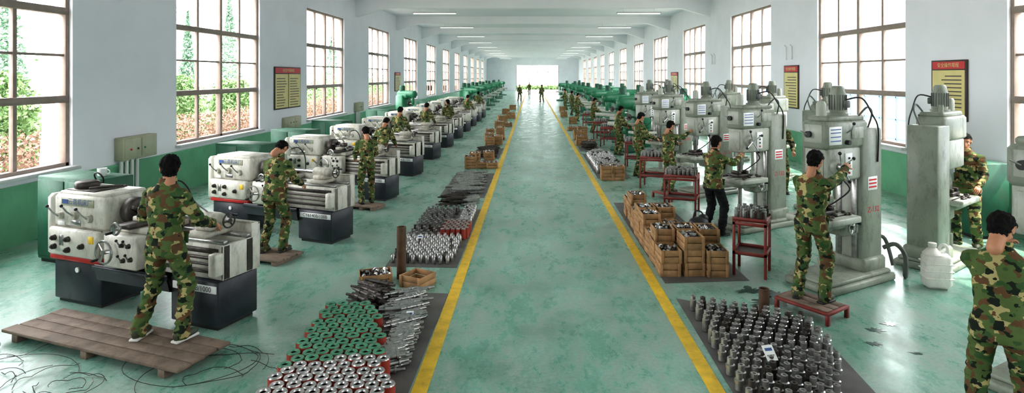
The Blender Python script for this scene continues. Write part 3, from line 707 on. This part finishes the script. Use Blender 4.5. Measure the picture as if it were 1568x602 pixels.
def person(loc,yaw,Ht,lh,rh,lf=(-.13,0),rf=(.13,0),lean=6,hp=0,hy=0,tw=0,pants=m_camo,fine=True,sole=False,epl=(-.5,-.5,-.8),epr=(.5,-.5,-.8),name='factory_worker',seed=0,link=True):
    P=V((0,0,.93)); R=Matrix.Rotation(-math.radians(lean),3,'X')@Matrix.Rotation(math.radians(tw),3,'Z')
    tp=lambda x,y,z: P+R@V((x,y,z))
    b=B()
    rings=[(-.14,.168,.125,0),(-.10,.176,.132,0),(.0,.168,.126,0),(.10,.154,.116,.0),(.22,.164,.120,.0),(.34,.182,.124,.0),(.43,.188,.115,-.008),(.485,.158,.098,-.012),(.53,.095,.078,-.01),(.565,.066,.066,-.0),(.595,.064,.064,.006)]
    seg=24; vs=[];fs=[]
    for z,hw,hd,yo in rings:
        for i in range(seg):
            a=2*math.pi*i/seg; c,s=math.cos(a),math.sin(a); e=.85
            vs.append(tp(hw*abs(c)**e*(1 if c>0 else -1),yo+hd*abs(s)**e*(1 if s>0 else -1),z))
    for k in range(len(rings)-1):
        for i in range(seg):
            j=(i+1)%seg; fs.append((k*seg+i,k*seg+j,(k+1)*seg+j,(k+1)*seg+i))
    fs.append(tuple(reversed(range(seg)))); n=(len(rings)-1)*seg; fs.append(tuple(range(n,n+seg)))
    b.add(vs,fs,m_camo)
    b.ell(P+V((0,-.01,-.02)),(.160,.125,.12),m_camo,16)
    wr=[];bones=[]
    for s,h,ep in((-1,lh,epl),(1,rh,epr)):
        sh=tp(s*.175,-.008,.435); e,w=ik(sh,V(h),.285,.25,V(ep))
        b.cap(sh,e,.068,.056,m_camo,14); b.cap(e,w,.056,.043,m_camo,14); b.cap(tp(s*.10,0,.44),sh,.07,.070,m_camo,14); b.ell(w,(.046,.046,.046),m_camo)
        wr.append((w,(w-e).normalized(),s)); bones.append(e)
    feet=[]
    for s,ft in((-1,lf),(1,rf)):
        hip=V((s*.088,0,.91)); an=V((ft[0],ft[1],.10)); kn,an2=ik(hip,an,.43,.42,V((s*.12,1,0)))
        b.cap(hip,kn,.097,.074,m_camo,16); b.cap(kn,an2,.074,.060,m_camo,16); b.cap(an2,an2+V((0,.0,-.035)),.064,.066,m_camo,14)
        feet.append((an2,s)); bones.append(kn)
    vs,ns,fs=remesh(b,.0135 if fine else .024,3 if fine else 1)
    out=[]; so=seed*3.7
    for p,nr in zip(vs,ns):
        q=V((p.x*9+so,p.y*9,p.z*17)); k=noise.noise(q); k2=noise.noise(V((p.x*22+so,p.y*22,p.z*30)))
        nj=min((p-e).length for e in bones); amp=.0095+.010*math.exp(-(nj/.11)**2)
        if p.z<.3: amp+=.006
        f=(1-2*abs(k))*amp+k2*.003
        out.append(p+nr*(f-.003))
    B2=B(); hemz=.84
    leg=[f for f in fs if sum(out[i].z for i in f)/len(f)<hemz]; tor=[f for f in fs if sum(out[i].z for i in f)/len(f)>=hemz]
    B2.add(out,tor,m_camo,None,True); k=B2.mi(pants)
    for f in leg: B2.f.append(f); B2.m.append(k); B2.s.append(True)
    T=Matrix.Translation(tp(0,.0,.57))@R.to_4x4(); B2.rev([(.07,-.03),(.078,.0),(.074,.03),(.066,.03),(.064,-.03)],m_camo,T,20)
    for s in(-1,1):
        for z,w_ in((.30,.055),(.02,.06)):
            M=Matrix.Translation(P)@R.to_4x4()@TX(s*.09,.125,z); B2.box(-w_,w_,-.012,.006,-.055,.055,m_camo,.005,M); B2.box(-w_-.003,w_+.003,-.008,.011,.03,.058,m_camo,.004,M)
    for w,d,s in wr: hand(B2,w+d*.035,d,V((-s*.5,0.1,-1)),s*-1)
    for an,s in feet:
        M=Matrix.Translation((an.x,an.y,0))@Matrix.Rotation(-s*.18,4,'Z')
        B2.ell((0,.055,.045),(.046,.125,.042),m_shoe,14,M); B2.ell((0,-.03,.06),(.042,.055,.055),m_shoe,12,M); B2.box(-.044,.044,-.085,.16,.0,.025,m_shoew if sole else m_black,.018,M)
    HM=Matrix.Translation(tp(0,.012,.70))@R.to_4x4()@Matrix.Rotation(math.radians(hy),4,'Z')@Matrix.Rotation(-math.radians(hp),4,'X')@TX(0,.012,0)
    merge(B2,HEADS[fine],HM)
    me=B2.mesh(name)
    if not link: return me
    return inst(name,me,loc,yaw,Ht/1.75)
r=math.radians
person((-3.50,5.60,.1),r(-10),1.74,(-.30,.34,1.18),(.22,.36,1.02),(-.24,-.05),(.2,-.02),4,10,42,0,sole=True,seed=1)
person((-3.70,8.42,.08),r(-12),1.60,(-.2,.42,1.0),(.2,.42,1.0),(-.14,-.06),(.14,.02),14,48,0,seed=2)
person((-3.26,11.6,.08),r(25),1.52,(-.2,.42,1.0),(.18,.42,1.0),(-.12,0),(.12,.05),12,25,0,seed=3)
person((-3.75,14.65,0),r(-10),1.6,(-.3,.4,1.0),(.22,.4,.95),lean=24,hp=25,seed=4)
mw1=person((0,0,0),0,1.7,(-.2,.42,1.0),(.2,.42,1.0),lean=10,hp=20,fine=False,seed=5,link=False)
mw2=person((0,0,0),0,1.7,(-.25,.1,.82),(.25,.3,1.0),(-.13,.1),(.13,-.12),lean=2,hp=5,hy=20,fine=False,seed=6,link=False)
for i,(x,y,z,yaw,h,mm) in enumerate(((-4.0,17.6,0,-10,1.68,mw1),(-3.75,20.6,0,-15,1.66,mw1),(-3.4,23.7,0,30,1.65,mw2),(-3.3,29.6,0,-20,1.65,mw1),(-3.3,35.7,0,-20,1.65,mw2),
     (-1.3,60,0,200,1.7,mw2),(.95,58,0,20,1.72,mw2),(-.4,80,0,160,1.7,mw2),(2.5,33.5,0,-60,1.62,mw1),(2.6,39,0,-60,1.6,mw2),(2.6,45,0,60,1.6,mw1),(2.75,26.9,0,-80,1.6,mw1),(2.8,19.3,0,-70,1.62,mw1))):
    inst('factory_worker',mm,(x,y,z),r(yaw),h/1.75)
person((3.05,6.44,.142),r(-50),1.64,(-.14,.48,1.08),(.16,.56,1.50),(-.14,-.02),(.14,.04),8,18,5,-5,seed=7)
person((2.95,9.60,0),r(-58),1.62,(-.15,.5,1.25),(.15,.53,1.36),(-.13,-.02),(.13,.08),6,8,0,pants=m_blackp,seed=8)
person((2.88,12.5,.142),r(-62),1.50,(-.2,.45,1.15),(.15,.54,1.45),lean=6,hp=20,seed=9)
person((2.72,15.1,0),r(-70),1.66,(-.18,.4,1.0),(.2,.42,1.05),lean=6,hp=22,seed=10)
person((3.26,4.10,0),r(-42),1.64,(-.02,.52,1.36),(.26,.5,1.5),(-.16,0),(.16,.05),12,30,-15,epl=(-.25,-.2,-1),epr=(.8,-.2,-.4),seed=11)
person((5.45,13.0,0),r(170),1.74,(-.22,.35,1.0),(.22,.35,1.0),lean=4,hp=8,seed=12)
person((6.62,8.95,0),r(130),1.74,(-.25,.42,1.02),(.22,.4,1.0),lean=8,hp=6,hy=15,seed=13)

# ---------------------------------------------------------------- outside
b=B(); b.box(-60,XL-.3,-30,160,-.3,-.02,m_outg,0); b.box(XR+.3,60,-30,160,-.3,-.02,m_outg,0); b.box(-60,60,Y1+.3,220,-.3,-.02,m_outg,0); b.obj('outside_ground')
def foliage(name,sampler,n,size,mat):
    P=np.array([sampler() for _ in range(n)]); vs=np.zeros((n*4,3)); 
    d1=np.random.normal(size=(n,3)); d1/=np.linalg.norm(d1,axis=1)[:,None]; d2=np.cross(d1,np.random.normal(size=(n,3))); d2/=np.linalg.norm(d2,axis=1)[:,None]
    s=size*np.random.uniform(.6,1.3,(n,1))
    vs[0::4]=P-d1*s; vs[1::4]=P-d2*s*.5; vs[2::4]=P+d1*s; vs[3::4]=P+d2*s*.5
    me=bpy.data.meshes.new(name); me.from_pydata(vs.tolist(),[],[(4*i,4*i+1,4*i+2,4*i+3) for i in range(n)]); me.materials.append(mat); return inst(name,me,(0,0,0))
U=random.uniform
foliage('brown_hedge',lambda:(U(-12.6,-11.3),U(4,60),U(0,1.15+.15*random.random())),42000,.055,m_brown)
foliage('green_shrubs',lambda:(U(-15.5,-13.6),U(6,70),abs(random.gauss(0,.95))+.1),36000,.09,m_leaf)
def bush(cx,cy,rr,h):
    def f():
        a=U(0,6.28); e=math.sqrt(random.random()); z=random.random(); q=rr*e*math.sqrt(max(0,1-(z-.4)**2*2))
        return (cx+q*math.cos(a),cy+q*math.sin(a),.1+h*z)
    return f
for cx,cy,rr,h in((-13.6,9.5,1.0,2.4),(-13.8,12.2,1.1,2.2),(-14,15.2,1.0,2.6),(-13.8,22.5,1.1,2.5),(-14,27.5,1.0,2.3)): foliage('green_shrubs',bush(cx,cy,rr,h),5000,.08,m_leaf)
def cone(cx,cy,h,rad):
    def f():
        t=random.random()**1.4; a=U(0,6.28); q=rad*(1-t)*math.sqrt(random.random())
        return (cx+q*math.cos(a),cy+q*math.sin(a),.3+t*h)
    return f
for cx,cy,h,rd in((-17,19,7.5,.8),(-16.5,25.5,6.5,.7),(-17,33,7,1.0),(-17,41,6,1.1),(-17,50,6,1.2),(-17,29,5.5,.7),(-17,60,7,1.2)):
    foliage('conifer_tree',cone(cx,cy,h,rd),4000,.08,m_leafd)
def tree(x,y):
    b=B(); b.tube([(0,0,-.02),(.05,0,1.5),(-.03,.05,3.2),(.1,0,5),(.3,.1,7)],[.24,.2,.18,.15,.08],m_trunk,10)
    for i in range(12):
        z=U(3,6.5); a=U(0,6.28); L=U(1,2.2); b.tube([(0.05,0,z),(L*.5*math.cos(a),L*.5*math.sin(a),z+.5),(L*math.cos(a),L*math.sin(a),z+1.3)],[.06,.035,.012],m_trunk,6)
    b.obj('bare_tree',(x,y,0))
for x,y in((-10.6,12.95),(-13.1,20.5),(-13.1,31),(-13.1,44)): tree(x,y)
b=B()
b.box(22,24,-10,120,0,7,m_bld,0)
for i in range(18): b.box(21.95,22,-6+6.5*i,-2+6.5*i,1.2,3,m_bldw,0); b.box(21.95,22,-6+6.5*i,-2+6.5*i,4.2,6,m_bldw,0)
b.obj('neighbouring_building')
b=B()
for i in range(60): b.box(13,13.05,2+i*1.0,2.05+i,0,1.9,m_bldw,0)
for z in(.3,1.0,1.8): b.box(13,13.05,2,62,z,z+.05,m_bldw,0)
b.obj('outside_fence')
foliage('green_shrubs',lambda:(U(-9,10),U(111,113),U(0,.7)),6000,.2,m_leaf)

# ---------------------------------------------------------------- light
w=bpy.data.worlds.new('daylight'); scene.world=w; w.use_nodes=True
bg=w.node_tree.nodes['Background']; bg.inputs[0].default_value=(.97,.975,1,1); bg.inputs[1].default_value=11.5
sl=bpy.data.lights.new('sun','SUN'); sl.energy=8; sl.angle=.02; sl.color=(1,.95,.85)
so=bpy.data.objects.new('sun',sl); scene.collection.objects.link(so)
d=V((-.5,.12,-.86)).normalized(); so.rotation_euler=d.to_track_quat('-Z','Y').to_euler(); so.location=(20,0,20)
cam=bpy.data.cameras.new('camera'); co=bpy.data.objects.new('camera',cam); scene.collection.objects.link(co); scene.camera=co
cam.sensor_fit='HORIZONTAL'; cam.sensor_width=36; cam.lens=36*900/1568
cam.shift_x=-31/1568; cam.shift_y=-185/1568; cam.clip_end=500
co.location=(0,0,2.6); co.rotation_euler=(math.pi/2,0,0)
scene.view_settings.view_transform='Standard'
scene.view_settings.exposure=.12
scene.view_settings.gamma=.9
